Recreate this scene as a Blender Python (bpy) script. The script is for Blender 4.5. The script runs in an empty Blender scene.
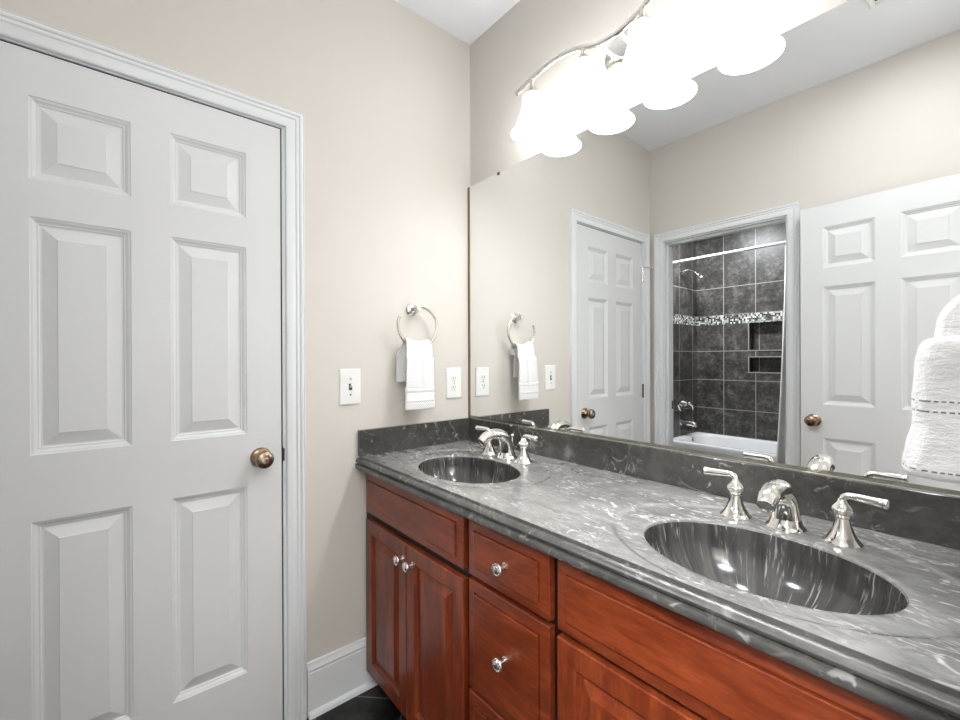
import bpy, bmesh, math, random
from mathutils import Vector, Matrix, noise
random.seed(7)
PI = math.pi
SC = bpy.context.scene
COL = SC.collection

# ---------------------------------------------------------------- camera, world, light, exposure
F_PX, YAW, PITCH, ROLL = 433.514, -0.873940, -0.002150, -0.003660
CAM = Vector((1.56879, -1.25895, 1.25716))
fw = Vector((math.sin(YAW), math.cos(YAW), 0)); rt = Vector((math.cos(YAW), -math.sin(YAW), 0)); up = Vector((0, 0, 1))
fw, up = fw*math.cos(PITCH) + up*math.sin(PITCH), up*math.cos(PITCH) - fw*math.sin(PITCH)
rt, up = rt*math.cos(ROLL) + up*math.sin(ROLL), up*math.cos(ROLL) - rt*math.sin(ROLL)
cam = bpy.data.cameras.new('camera'); camo = bpy.data.objects.new('camera', cam); COL.objects.link(camo)
cam.sensor_width = 36; cam.lens = F_PX/960*36; cam.clip_start = .01
m3 = Matrix((rt, up, -fw)).transposed()
camo.matrix_world = Matrix.Translation(CAM) @ m3.to_4x4()
SC.camera = camo
SC.view_settings.view_transform = 'Standard'; SC.view_settings.look = 'None'
SC.view_settings.gamma = 1; SC.view_settings.use_curve_mapping = False
SC.view_settings.exposure = 0.61
w = bpy.data.worlds.new('world'); SC.world = w; w.use_nodes = True
w.node_tree.nodes['Background'].inputs[0].default_value = (.9, .95, 1, 1)
w.node_tree.nodes['Background'].inputs[1].default_value = .2
FAN_FILL_W, HALL_FILL_W, HALL2_FILL_W, TUB_W = 5.0, 74.0, 18.0, 30.0  # fan and hall watts feed added fill lamps
SHADE_GLOW = 8.6
ROOM_COL = (.95, .97, 1.0)

# ---------------------------------------------------------------- node helpers
def mat(name):
    m = bpy.data.materials.new(name); m.use_nodes = True
    nt = m.node_tree; b = nt.nodes['Principled BSDF']
    return m, nt, b
def setb(b, col=None, rough=None, metal=None, spec=None, coat=None, coatr=None):
    if col is not None: b.inputs['Base Color'].default_value = (*col, 1)
    if rough is not None: b.inputs['Roughness'].default_value = rough
    if metal is not None: b.inputs['Metallic'].default_value = metal
    if spec is not None: b.inputs['Specular IOR Level'].default_value = spec
    if coat is not None: b.inputs['Coat Weight'].default_value = coat
    if coatr is not None: b.inputs['Coat Roughness'].default_value = coatr
class G:
    """small wrapper for building node graphs"""
    def __init__(s, nt): s.nt = nt; s.tc = nt.nodes.new('ShaderNodeTexCoord')
    def link(s, a, b): s.nt.links.new(a, b)
    def val(s, sock, v):
        if hasattr(v, 'is_output'): s.link(v, sock)
        else: sock.default_value = v
    def math(s, op, a, b=None, c=None):
        n = s.nt.nodes.new('ShaderNodeMath'); n.operation = op
        s.val(n.inputs[0], a)
        if b is not None: s.val(n.inputs[1], b)
        if c is not None: s.val(n.inputs[2], c)
        return n.outputs[0]
    def sep(s, v):
        n = s.nt.nodes.new('ShaderNodeSeparateXYZ'); s.link(v, n.inputs[0]); return n.outputs
    def comb(s, x, y, z):
        n = s.nt.nodes.new('ShaderNodeCombineXYZ')
        for i, v in enumerate((x, y, z)): s.val(n.inputs[i], v)
        return n.outputs[0]
    def mapping(s, v, scale=(1, 1, 1), rot=(0, 0, 0), loc=(0, 0, 0)):
        n = s.nt.nodes.new('ShaderNodeMapping'); s.link(v, n.inputs[0])
        n.inputs['Scale'].default_value = scale; n.inputs['Rotation'].default_value = rot; n.inputs['Location'].default_value = loc
        return n.outputs[0]
    def noise(s, v, scale=5, detail=4, rough=.55, dist=0):
        n = s.nt.nodes.new('ShaderNodeTexNoise'); s.link(v, n.inputs['Vector'])
        n.inputs['Scale'].default_value = scale; n.inputs['Detail'].default_value = detail
        n.inputs['Roughness'].default_value = rough; n.inputs['Distortion'].default_value = dist
        return n.outputs[0]
    def white(s, v):
        n = s.nt.nodes.new('ShaderNodeTexWhiteNoise'); n.noise_dimensions = '3D'; s.link(v, n.inputs['Vector']); return n.outputs['Value']
    def ramp(s, f, stops, interp='LINEAR'):
        n = s.nt.nodes.new('ShaderNodeValToRGB'); s.link(f, n.inputs[0]); r = n.color_ramp; r.interpolation = interp
        while len(r.elements) < len(stops): r.elements.new(.5)
        for e, (p, c) in zip(r.elements, stops):
            e.position = p; e.color = (*c, 1) if not isinstance(c, (int, float)) else (c, c, c, 1)
        return n.outputs[0]
    def mix(s, f, a, b):
        n = s.nt.nodes.new('ShaderNodeMix'); n.data_type = 'RGBA'; s.val(n.inputs['Factor'], f)
        for k, v in ((6, a), (7, b)):
            if hasattr(v, 'is_output'): s.link(v, n.inputs[k])
            else: n.inputs[k].default_value = (*v, 1)
        return n.outputs[2]
    def bump(s, b, h, strength=.3, dist=.01):
        n = s.nt.nodes.new('ShaderNodeBump'); n.inputs['Strength'].default_value = strength; n.inputs['Distance'].default_value = dist
        s.link(h, n.inputs['Height']); s.link(n.outputs[0], b.inputs['Normal'])

def srgb(r, g, b):
    f = lambda c: (c/255/12.92 if c/255 <= .04045 else ((c/255+.055)/1.055)**2.4)
    return (f(r), f(g), f(b))

# ---------------------------------------------------------------- materials
def paint(name, col, rough, bump=.05, scale=220):
    m, nt, b = mat(name); setb(b, col, rough, spec=.3); g = G(nt)
    n = g.noise(g.tc.outputs['Object'], scale, 2)
    var = g.noise(g.tc.outputs['Object'], 1.2, 2)
    g.link(g.mix(g.math('MULTIPLY', var, .12), col, tuple(c*.94 for c in col)), b.inputs['Base Color'])
    if bump: g.bump(b, n, bump, .002)
    return m
M_WALL = paint('beige_wall_paint', (.68, .647, .598), .75)
M_CEIL = paint('ceiling_paint', srgb(240, 242, 246), .9)
M_WHITE = paint('white_trim_paint', srgb(228, 231, 233), .38, .02, 60)
M_DOOR = paint('white_door_paint', srgb(223, 225, 226), .42, .03, 90)
M_PLASTIC = paint('white_plastic', srgb(240, 240, 238), .3, 0)
M_ACRYL = paint('white_tub_enamel', srgb(238, 239, 240), .12, 0)

def metal(name, col, rough):
    m, nt, b = mat(name); setb(b, col, rough, 1.0); g = G(nt)
    n = g.noise(g.tc.outputs['Object'], 60, 2)
    g.link(g.math('MULTIPLY_ADD', n, .06, rough-.02), b.inputs['Roughness'])
    return m
M_CHROME = metal('polished_nickel', (.88, .86, .82), .05)
M_SATIN = metal('satin_nickel', (.70, .66, .58), .2)
M_BRASS = metal('antique_brass', (.34, .25, .17), .24)
M_DARKM = metal('dark_metal', (.12, .11, .10), .35)
M_STEEL = metal('hinge_steel', (.78, .76, .72), .18)

m, nt, b = mat('black_gap'); setb(b, (.012, .011, .01), .6); M_BLACK = m
g = G(nt); g.link(g.ramp(g.noise(g.tc.outputs['Object'], 20), [(0, .008), (1, .016)]), b.inputs['Base Color'])

# mirror silver
m, nt, b = mat('mirror_silver'); setb(b, (.93, .94, .935), .0, 1.0); M_MIRROR = m
g = G(nt); g.link(g.mix(g.noise(g.tc.outputs['Object'], 1.5), (.93, .94, .935), (.92, .935, .93)), b.inputs['Base Color'])
m, nt, b = mat('mirror_edge'); setb(b, (.16, .12, .06), .2, .0); M_MEDGE = m
g = G(nt); g.link(g.mix(g.noise(g.tc.outputs['Object'], 15), (.16, .12, .06), (.11, .09, .05)), b.inputs['Base Color'])

def worn(name, col, rough, met):
    m, nt, b = mat(name); setb(b, col, rough, met); g = G(nt)
    g.link(g.mix(g.noise(g.mapping(g.tc.outputs['Object'], (1, 1, .3)), 40, 3), col, tuple(c*.55 for c in col)), b.inputs['Base Color']); return m
M_WORN = worn('desilvered_mirror_edge', (.26, .185, .095), .3, .3)
M_WORNB = worn('dull_mirror_edge', (.42, .41, .33), .12, .85)
# one grey marble painted in lit (worktop) and shaded (splash, edge) copies; streaky bowl
def marble(name, stretch, rot, lo, hi, vein, vth, rough):
    m, nt, b = mat(name); setb(b, None, rough, spec=.5, coat=.45, coatr=.16); g = G(nt)
    o = g.tc.outputs['Object']
    base = g.math('ADD', g.math('MULTIPLY', g.noise(g.mapping(o, stretch, rot), 6, 5, .65, .6), .55), g.math('MULTIPLY', g.noise(g.mapping(o, stretch, rot), 38, 6, .7, .8), .45))
    c1 = g.ramp(base, [(.32, lo), (.66, hi)])
    st = g.noise(g.mapping(o, tuple(s*1.0 for s in stretch), rot, (3, 1, 2)), 26, 3, .5, 1.2)
    v1 = g.ramp(st, [(vth, 0.0), (vth+.09, 1.0)])
    patch = g.ramp(g.noise(o, 7, 3), [(.42, 0.0), (.62, 1.0)])
    f = g.math('MULTIPLY', v1, g.math('MULTIPLY_ADD', patch, .75, .12))
    # thin long cracks
    n2 = g.noise(g.mapping(o, tuple(s*.6 for s in stretch), (rot[0], rot[1], rot[2]+.5), (7, 3, 1)), 5, 5, .6, 1.5)
    cr = g.ramp(g.math('ABSOLUTE', g.math('SUBTRACT', n2, .5)), [(.0, 1.0), (.012, 0.0)])
    f = g.math('MAXIMUM', f, g.math('MULTIPLY', cr, g.math('MULTIPLY', patch, .6)))
    g.link(g.mix(f, c1, vein), b.inputs['Base Color'])
    return m
M_MARBLE = marble('lit_grey_marble', (1, 2.2, 2.2), (0, 0, .35), (.115, .113, .109), (.315, .312, .301), (.80, .79, .77), .60, .2)
M_SPLASH = marble('shaded_grey_marble', (1, 1, 1.2), (0, .5, .35), (.028, .027, .025), (.095, .092, .085), (.42, .41, .39), .62, .2)  # same stone as the worktop, shade put into the darker colours
M_EDGE = marble('shaded_edge_marble', (1, 1, 1.2), (0, .5, .35), (.028, .027, .025), (.105, .102, .095), (.5, .49, .47), .61, .34)
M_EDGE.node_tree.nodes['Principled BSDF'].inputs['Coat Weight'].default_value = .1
# bowl: streaks run down the bowl -> use angle around bowl via stretched z
def bowl_mat():
    m, nt, b = mat('streaked_bowl_marble'); setb(b, None, .12, spec=.5, coat=.5, coatr=.05); g = G(nt)
    o = g.tc.outputs['Object']; x, y, z = g.sep(o)
    ang = g.math('ARCTAN2', g.math('MULTIPLY', y, 1.39), x)
    v = g.comb(g.math('MULTIPLY', g.math('COSINE', ang), 2.2), g.math('MULTIPLY', g.math('SINE', ang), 2.2), g.math('MULTIPLY', z, 1.2))
    n1 = g.noise(v, 3.2, 4, .6)
    c = g.ramp(n1, [(.3, (.028, .027, .0265)), (.75, (.10, .098, .094))])  # bowl's shade is painted in as darker stone
    n2 = g.noise(v, 17, 3, .55)
    st = g.ramp(n2, [(.56, 0.0), (.68, 1.0)])
    pt = g.ramp(g.noise(v, 2.1, 2), [(.42, .05), (.62, 1.0)])
    g.link(g.mix(g.math('MULTIPLY', st, g.math('MULTIPLY', pt, .8)), c, (.5, .49, .47)), b.inputs['Base Color'])
    return m
M_BOWL = bowl_mat()

def wood(name, horizontal):
    m, nt, b = mat(name); setb(b, None, .3, spec=.4, coat=.25, coatr=.15); g = G(nt)
    o = g.tc.outputs['Object']
    sc = (1.5, 9, 9) if horizontal else (9, 9, 1.5)
    big = g.noise(g.mapping(o, sc), 2.2, 3, .55, .5)
    fine = g.noise(g.mapping(o, tuple(s*4 for s in sc)), 5, 5, .65)
    f = g.math('ADD', g.math('MULTIPLY', big, .6), g.math('MULTIPLY', fine, .4))
    g.link(g.ramp(f, [(.30, srgb(72, 26, 11)), (.5, srgb(114, 47, 21)), (.70, srgb(148, 70, 36))]), b.inputs['Base Color'])
    g.bump(b, fine, .04, .001)
    return m
M_WOODH, M_WOODV = wood('cherry_wood_horizontal', True), wood('cherry_wood_vertical', False)
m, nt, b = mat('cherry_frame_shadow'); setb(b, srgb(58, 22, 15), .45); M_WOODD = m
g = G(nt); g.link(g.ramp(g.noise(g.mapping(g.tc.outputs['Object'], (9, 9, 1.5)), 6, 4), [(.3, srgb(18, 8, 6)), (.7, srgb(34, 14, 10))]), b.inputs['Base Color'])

# floor: dark slate tiles laid diagonally, grey grout
def floor_mat():
    m, nt, b = mat('dark_slate_floor_tiles'); setb(b, None, .4, spec=.4); g = G(nt)
    wx, wy, wz = g.sep(g.tc.outputs['Object']); P = .298
    x = g.math('MULTIPLY_ADD', g.math('ADD', wx, wy), .70711, .1966); y = g.math('MULTIPLY_ADD', g.math('SUBTRACT', wy, wx), .70711, .4313)
    def edge(c):
        fr = g.math('FRACT', g.math('DIVIDE', c, P)); return g.math('MINIMUM', fr, g.math('SUBTRACT', 1.0, fr))
    e = g.math('MINIMUM', edge(x), edge(y))
    grout = g.math('LESS_THAN', e, .009)
    tid = g.comb(g.math('FLOOR', g.math('DIVIDE', x, P)), g.math('FLOOR', g.math('DIVIDE', y, P)), 0.0)
    c = g.ramp(g.noise(g.tc.outputs['Object'], 14, 7, .7, .5), [(.35, (.004, .004, .004)), (.7, (.04, .039, .037))])
    g.link(g.mix(grout, c, (.16, .16, .155)), b.inputs['Base Color'])
    g.bump(b, g.math('SUBTRACT', 1.0, grout), .3, .003)
    return m
M_FLOOR = floor_mat()

ROW0, ROWP, ROWU = .425, .302, 1.705
def tile_mat(name, axis, off, P):
    m, nt, b = mat(name); setb(b, None, .35, spec=.45); g = G(nt)
    o = g.tc.outputs['Object']; xyz = g.sep(o); h = xyz[axis]; z = xyz[2]
    fh = g.math('FRACT', g.math('DIVIDE', g.math('SUBTRACT', h, off), P)); eh = g.math('MULTIPLY', g.math('MINIMUM', fh, g.math('SUBTRACT', 1.0, fh)), P)
    def rows(z0, p):
        fz = g.math('FRACT', g.math('DIVIDE', g.math('SUBTRACT', z, z0), p)); return g.math('MULTIPLY', g.math('MINIMUM', fz, g.math('SUBTRACT', 1.0, fz)), p)
    hi = g.math('GREATER_THAN', z, 1.66)
    lo = g.math('SUBTRACT', 1.0, hi)
    ez = g.math('ADD', g.math('MULTIPLY', g.math('ADD', rows(ROWU, .29), g.math('GREATER_THAN', z, 2.15)), hi), g.math('MULTIPLY', rows(ROW0, ROWP), lo))
    grout = g.math('LESS_THAN', g.math('MINIMUM', eh, ez), .0035)
    n1 = g.math('ADD', g.math('MULTIPLY', g.noise(o, 8, 3, .6, .4), .4), g.math('MULTIPLY', g.noise(o, 34, 7, .75), .6))
    c = g.ramp(n1, [(.37, (.020, .019, .018)), (.5, (.062, .059, .055)), (.63, (.17, .163, .155))])
    g.link(g.mix(grout, c, (.36, .355, .34)), b.inputs['Base Color'])
    return m
M_TILEB = tile_mat('grey_stone_wall_tile', 0, -.27, .296)
M_TILES = tile_mat('grey_stone_side_tile', 1, -3.235, .296)
def mosaic_mat(name, axis):
    m, nt, b = mat(name); setb(b, None, .15, spec=.5); g = G(nt)
    xyz = g.sep(g.tc.outputs['Object']); P = .0158
    u = g.math('DIVIDE', xyz[axis], P); v = g.math('DIVIDE', g.math('SUBTRACT', xyz[2], 1.61), P)
    cell = g.comb(g.math('FLOOR', u), g.math('FLOOR', v), 3.0)
    r = g.white(cell)
    c = g.ramp(r, [(0, (.015, .015, .016)), (.34, (.75, .75, .73)), (.62, (.12, .12, .12)), (.78, (.42, .41, .40))], 'CONSTANT')
    fu, fv = g.math('FRACT', u), g.math('FRACT', v)
    e = g.math('MINIMUM', g.math('MINIMUM', fu, g.math('SUBTRACT', 1.0, fu)), g.math('MINIMUM', fv, g.math('SUBTRACT', 1.0, fv)))
    g.link(g.mix(g.math('LESS_THAN', e, .06), c, (.3, .3, .29)), b.inputs['Base Color'])
    return m
M_MOSB, M_MOSS = mosaic_mat('mosaic_glass_tile', 0), mosaic_mat('mosaic_side_tile', 1)

# towel cloths
def towel_mat(name, dashes):
    m, nt, b = mat(name); setb(b, (.95, .95, .95), .95, spec=.1); g = G(nt)
    b.inputs['Sheen Weight'].default_value = .3
    x, y, z = g.sep(g.tc.outputs['Object'])
    P = .0145
    d1 = g.math('SINE', g.math('MULTIPLY', g.math('ADD', g.math('ADD', y, x), z), 2*PI/P/1.4)); d2 = g.math('SINE', g.math('MULTIPLY', g.math('SUBTRACT', g.math('ADD', y, x), z), 2*PI/P/1.4))
    waffle = g.math('MINIMUM', g.math('ABSOLUTE', d1), g.math('ABSOLUTE', d2))
    terry = g.noise(g.tc.outputs['Object'], 160, 3, .7)
    if dashes:
        h = g.math('ADD', terry, g.math('MULTIPLY', g.noise(g.mapping(g.tc.outputs['Object'], (1, 1, 3)), 45, 2), 1.2))
        g.bump(b, h, .55, .004)
        dash = None
        on = g.math('GREATER_THAN', g.math('SINE', g.math('MULTIPLY', g.math('ADD', x, y), 2*PI/.0085)), -.35)
        for zz in dashes:
            q = g.math('LESS_THAN', g.math('ABSOLUTE', g.math('SUBTRACT', z, zz)), .0013)
            dash = q if dash is None else g.math('MAXIMUM', dash, q)
        g.link(g.mix(g.math('MULTIPLY', dash, on), (.95, .95, .95), (.24, .24, .24)), b.inputs['Base Color'])
    else:
        h = g.math('ADD', g.math('MULTIPLY', waffle, .5), g.math('MULTIPLY', terry, .3))
        g.bump(b, h, .5, .003)
        g.link(g.ramp(waffle, [(.02, (.56, .56, .57)), (.42, (.96, .96, .96))]), b.inputs['Base Color'])
    return m
M_TOWEL = towel_mat('white_waffle_cloth', None)
M_TERRY = towel_mat('white_terry_cloth', (1.174, 1.190, 1.084))
m, nt, b = mat('white_curtain_cloth'); setb(b, (.8, .8, .8), .8); M_CURT = m
g = G(nt); g.bump(b, g.noise(g.tc.outputs['Object'], 300, 2), .2, .002)

# frosted glowing lamp glass
def glow(name, col, strength, base=.85):
    m, nt, b = mat(name); setb(b, (base, base, base), .35)
    b.inputs['Emission Color'].default_value = (*col, 1); b.inputs['Emission Strength'].default_value = strength
    g = G(nt); n = g.noise(g.tc.outputs['Object'], 14, 3)
    g.link(g.math('MULTIPLY_ADD', n, strength*.06, strength*.97), b.inputs['Emission Strength'])
    return m
M_SHADE = glow('frosted_white_glass', (.975, .985, 1.0), SHADE_GLOW)
M_BULB = glow('lit_bulb', (.985, .985, .985), 95)
M_DOME = glow('lamp_and_fill_glass', (1, .98, .95), 6)

# ---------------------------------------------------------------- mesh helpers
class MB:
    def __init__(s): s.v = []; s.f = []; s.mi = []; s.cur = 0
    def add(s, vs, fs, mi=None):
        k = len(s.v); s.v += [tuple(p) for p in vs]; s.f += [tuple(i+k for i in f) for f in fs]
        s.mi += [s.cur if mi is None else mi]*len(fs); return s
    def box(s, a, b, mi=None):
        x0, y0, z0 = [min(p, q) for p, q in zip(a, b)]; x1, y1, z1 = [max(p, q) for p, q in zip(a, b)]
        return s.add([(x0, y0, z0), (x1, y0, z0), (x1, y1, z0), (x0, y1, z0), (x0, y0, z1), (x1, y0, z1), (x1, y1, z1), (x0, y1, z1)],
                     [(0, 3, 2, 1), (4, 5, 6, 7), (0, 1, 5, 4), (1, 2, 6, 5), (2, 3, 7, 6), (3, 0, 4, 7)], mi)
    def rings(s, rings, closed=True, cap0=False, cap1=False, mi=None, loop=False):
        n = len(rings[0]); vs = [p for r in rings for p in r]; fs = []
        R = len(rings)
        for i in range(R if loop else R-1):
            for j in range(n if closed else n-1):
                a, b_ = i*n+j, i*n+(j+1) % n; c, d = ((i+1) % R)*n+(j+1) % n, ((i+1) % R)*n+j
                fs.append((a, b_, c, d))
        if cap0: fs.append(tuple(range(n))[::-1])
        if cap1: fs.append(tuple((R-1)*n+i for i in range(n)))
        return s.add(vs, fs, mi)
    def lathe(s, prof, origin=(0, 0, 0), axis='z', n=32, mi=None, cap0=True, cap1=True, sx=1, sy=1):
        """prof: list of (r, h). axis: direction string or Vector"""
        A = {'z': Vector((0, 0, 1)), 'x': Vector((1, 0, 0)), 'y': Vector((0, 1, 0)), '-y': Vector((0, -1, 0)), '-x': Vector((-1, 0, 0)), '-z': Vector((0, 0, -1))}.get(axis, axis) if isinstance(axis, str) else axis.normalized()
        q = A.to_track_quat('Z', 'Y'); O = Vector(origin)
        rings = [[O + q @ Vector((r*math.cos(2*PI*j/n)*sx, r*math.sin(2*PI*j/n)*sy, h)) for j in range(n)] for r, h in prof]
        return s.rings(rings, True, cap0, cap1, mi)
    def tube(s, pts, rad, n=12, mi=None, cap=True, flat=(1, 1)):
        """tube along pts; rad a number or list"""
        P = [Vector(p) for p in pts]; R = rad if isinstance(rad, (list, tuple)) else [rad]*len(P)
        rings = []; prev = None
        for i, p in enumerate(P):
            t = (P[min(i+1, len(P)-1)] - P[max(i-1, 0)]).normalized()
            if prev is None:
                a = Vector((0, 0, 1)) if abs(t.z) < .9 else Vector((0, 1, 0))
                u = (a - t*a.dot(t)).normalized()
            else: u = (prev - t*prev.dot(t)).normalized()
            prev = u; v = t.cross(u)
            rings.append([p + u*(math.cos(2*PI*j/n)*R[i]*flat[0]) + v*(math.sin(2*PI*j/n)*R[i]*flat[1]) for j in range(n)])
        return s.rings(rings, True, cap, cap, mi)
    def build(s, name, mats, parent=None, smooth=35, origin=None, recalc=True, bevel=0):
        me = bpy.data.meshes.new(name)
        o3 = Vector(origin) if origin is not None else Vector((0, 0, 0))
        me.from_pydata([tuple(Vector(p)-o3) for p in s.v], [], s.f)
        for mm in (mats if isinstance(mats, (list, tuple)) else [mats]): me.materials.append(mm)
        for p, i in zip(me.polygons, s.mi): p.material_index = i
        if recalc:
            bm = bmesh.new(); bm.from_mesh(me); bmesh.ops.remove_doubles(bm, verts=bm.verts, dist=1e-6)
            bmesh.ops.recalc_face_normals(bm, faces=bm.faces); bm.to_mesh(me); bm.free()
        if smooth:
            for p in me.polygons: p.use_smooth = True
            me.set_sharp_from_angle(angle=math.radians(smooth))
        o = bpy.data.objects.new(name, me); COL.objects.link(o)
        if parent is not None:
            o.parent = parent
            o.location = o3 - world_loc(parent)
        else: o.location = o3
        if bevel:
            md = o.modifiers.new('bevel', 'BEVEL'); md.width = bevel; md.segments = 2; md.limit_method = 'ANGLE'; md.angle_limit = math.radians(40)
        return o
def world_loc(o):
    l = Vector(o.location)
    while o.parent is not None: o = o.parent; l += Vector(o.location)
    return l
def empty(name, loc=(0, 0, 0)):
    o = bpy.data.objects.new(name, None); COL.objects.link(o); o.location = loc; o.empty_display_size = .05; return o
def tag(o, label=None, cat=None, group=None, kind=None):
    for k, v in (('label', label), ('category', cat), ('group', group), ('kind', kind)):
        if v: o[k] = v
    return o
def struct(o, label=None): return tag(o, label, None, None, 'structure')
def copy_tree(o, parent=None):
    c = o.copy(); COL.objects.link(c)
    if parent is not None: c.parent = parent
    for ch in list(o.children): copy_tree(ch, c)
    return c
def spline(pts, n=8):
    """Catmull-Rom through pts"""
    P = [Vector(p) for p in pts]; P = [P[0]*2-P[1]] + P + [P[-1]*2-P[-2]]; out = []
    for i in range(1, len(P)-2):
        a, b_, c, d = P[i-1:i+3]
        for k in range(n):
            t = k/n
            out.append(.5*((2*b_) + (c-a)*t + (2*a-5*b_+4*c-d)*t*t + (3*b_-a-3*c+d)*t**3))
    out.append(P[-2]); return out
def rrect(cx, cy, hx, hy, r, z, n=6):
    out = []
    for (sx, sy, a0) in ((1, 1, 0), (-1, 1, 90), (-1, -1, 180), (1, -1, 270)):
        for k in range(n+1):
            a = math.radians(a0 + 90*k/n); out.append((cx+sx*(hx-r)+r*math.cos(a), cy+sy*(hy-r)+r*math.sin(a), z))
    return out

# ---------------------------------------------------------------- room dimensions
H = 2.711; XR = 1.60; YF = -1.648; MY = -.0175
TX0, TX1, TY0, TY1 = -.545, .975, -1.768, -3.635      # tub room
def cells(us, vs, holes):
    out = []
    us = sorted(set(us + [h[0] for h in holes] + [h[1] for h in holes])); vs = sorted(set(vs + [h[2] for h in holes] + [h[3] for h in holes]))
    for a, b_ in zip(us, us[1:]):
        for c, d in zip(vs, vs[1:]):
            mu, mv = (a+b_)/2, (c+d)/2
            if not any(h[0] < mu < h[1] and h[2] < mv < h[3] for h in holes): out.append((a, b_, c, d))
    return out
def wall(name, axis, p0, p1, u0, u1, holes, m, z0=0, z1=H):
    """axis 'x': wall plane at x=p0..p1 running along y; 'y': along x"""
    mb = MB()
    for a, b_, c, d in cells([u0, u1], [z0, z1], holes):
        if axis == 'x': mb.box((p0, a, c), (p1, b_, d))
        else: mb.box((a, p0, c), (b_, p1, d))
    return struct(mb.build(name, m, smooth=0))

J1 = (-1.563, -.8070)          # rough opening of door_1 in wall_left
DTOP = 2.066
wall('wall_left', 'x', 0, -.12, YF, .1, [(J1[0], J1[1], -1, DTOP)], M_WALL)
wall('wall_back', 'y', 0, .12, 0, XR, [], M_WALL)
OP = (.086, .828)
wall('wall_front', 'y', YF, -1.768, -.66, XR+.12, [(OP[0], OP[1], -1, DTOP)], M_WALL)
EN = (-1.56, -.80)
wall('wall_right', 'x', XR, XR+.12, YF, .1, [(EN[0], EN[1], -1, DTOP)], M_WALL)
struct(MB().box((-1.2, -3.8, -.05), (3.0, .12, 0)).build('floor', M_FLOOR, smooth=0))
struct(MB().box((-.7, -3.8, H), (3.0, .12, H+.05)).build('ceiling', M_CEIL, smooth=0))
# unseen wall added behind door_1 to block light, hallway beyond the entrance
wall('wall_light_block', 'x', -.125, -.2, -1.64, -.72, [], M_WALL)
wall('wall_hall_end', 'x', 2.75, 2.85, -2.6, .3, [], M_WALL)
wall('wall_hall_back', 'y', .12, .24, XR+.12, 2.75, [], M_WALL)
wall('wall_hall_front', 'y', -2.5, -2.6, XR+.12, 2.75, [], M_WALL)
# tub room
wall('wall_tub_left', 'x', TX0, TX0-.1, TY1-.1, TY0, [], M_TILES)
wall('wall_tub_right', 'x', TX1, TX1+.1, TY1-.1, TY0, [], M_TILES)
N1, N2 = (-.03, .25, 1.338, 1.617), (-.03, .25, 1.118, 1.264)
wb = MB()
for a, b_, c, d in cells([TX0, TX1], [0, H], [N1, N2]): wb.box((a, TY1, c), (b_, TY1-.1, d))
wb.box((N1[0]-.05, TY1-.1, 1.0), (N1[1]+.05, TY1-.12, 1.75))
struct(wb.build('wall_tub_back', M_TILEB, smooth=0))
struct(MB().box((TX0, TY1, 1.61), (TX1, TY1+.004, 1.705)).build('trim_3', M_MOSB, smooth=0))
struct(MB().box((TX0, TY1+.005, 1.61), (TX0+.004, TY0, 1.705)).build('trim_4', M_MOSS, smooth=0))
M_GROUT = paint('pale_niche_trim', (.30, .295, .28), .5, 0)
nt_ = MB()
for (a, b_, c, d) in (N1, N2):
    t = .011
    nt_.box((a-t, TY1, c-t), (b_+t, TY1+.006, c)); nt_.box((a-t, TY1, d), (b_+t, TY1+.0055, d+t))
    nt_.box((a-t, TY1, c), (a, TY1+.0058, d)); nt_.box((b_, TY1, c), (b_+t, TY1+.0058, d))
struct(nt_.build('trim_5', M_GROUT, smooth=0))

# ---------------------------------------------------------------- casings (mitred profile), jambs, baseboards
CAS = [(0, 0), (0, .008), (.002, .011), (.006, .0125), (.026, .0135), (.029, .0125), (.031, .0125), (.034, .0155), (.038, .016), (.041, .0145), (.043, .0145), (.046, .018), (.051, .0195), (.0545, .017), (.0565, .017), (.0585, .0185), (.06, .018), (.06, 0)]
def casing(s0, s1, t1, P):
    """P(s,t,h) -> world; path left leg, head, right leg"""
    rows = []
    for (u, h) in CAS:
        rows.append([P(s0-u, 0, h), P(s0-u, t1+u, h), P(s1+u, t1+u, h), P(s1+u, 0, h)])
    mb = MB(); mb.rings(rows, closed=False); return mb
LJ = (-1.5455, -.8255)   # jamb faces of door_1 opening
struct(casing(-1.5505, -.8158, 2.0525, lambda s, t, h: (h, s, t)).build('trim_1', M_WHITE, smooth=25))
struct(casing(.0995, .8145, 2.0525, lambda s, t, h: (s, YF+h, t)).build('trim_2', M_WHITE, smooth=25))
def jamb(P, s0, s1, r0, r1, zt, zr, stop):
    mb = MB()
    def bx(a, b_, c, d, e, f): 
        p, q = P(a, c, e), P(b_, d, f); mb.box(p, q)
    bx(r0, s0, 0, zr, 0, -.12); bx(s1, r1, 0, zr, 0, -.12); bx(s0, s1, zt, zr, 0, -.12)
    if stop:
        a, b_ = stop
        bx(s0, s0+.011, 0, zt, a, b_); bx(s1-.011, s1, 0, zt, a, b_); bx(s0+.011, s1-.011, zt-.011, zt, a, b_)
    return mb

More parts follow.
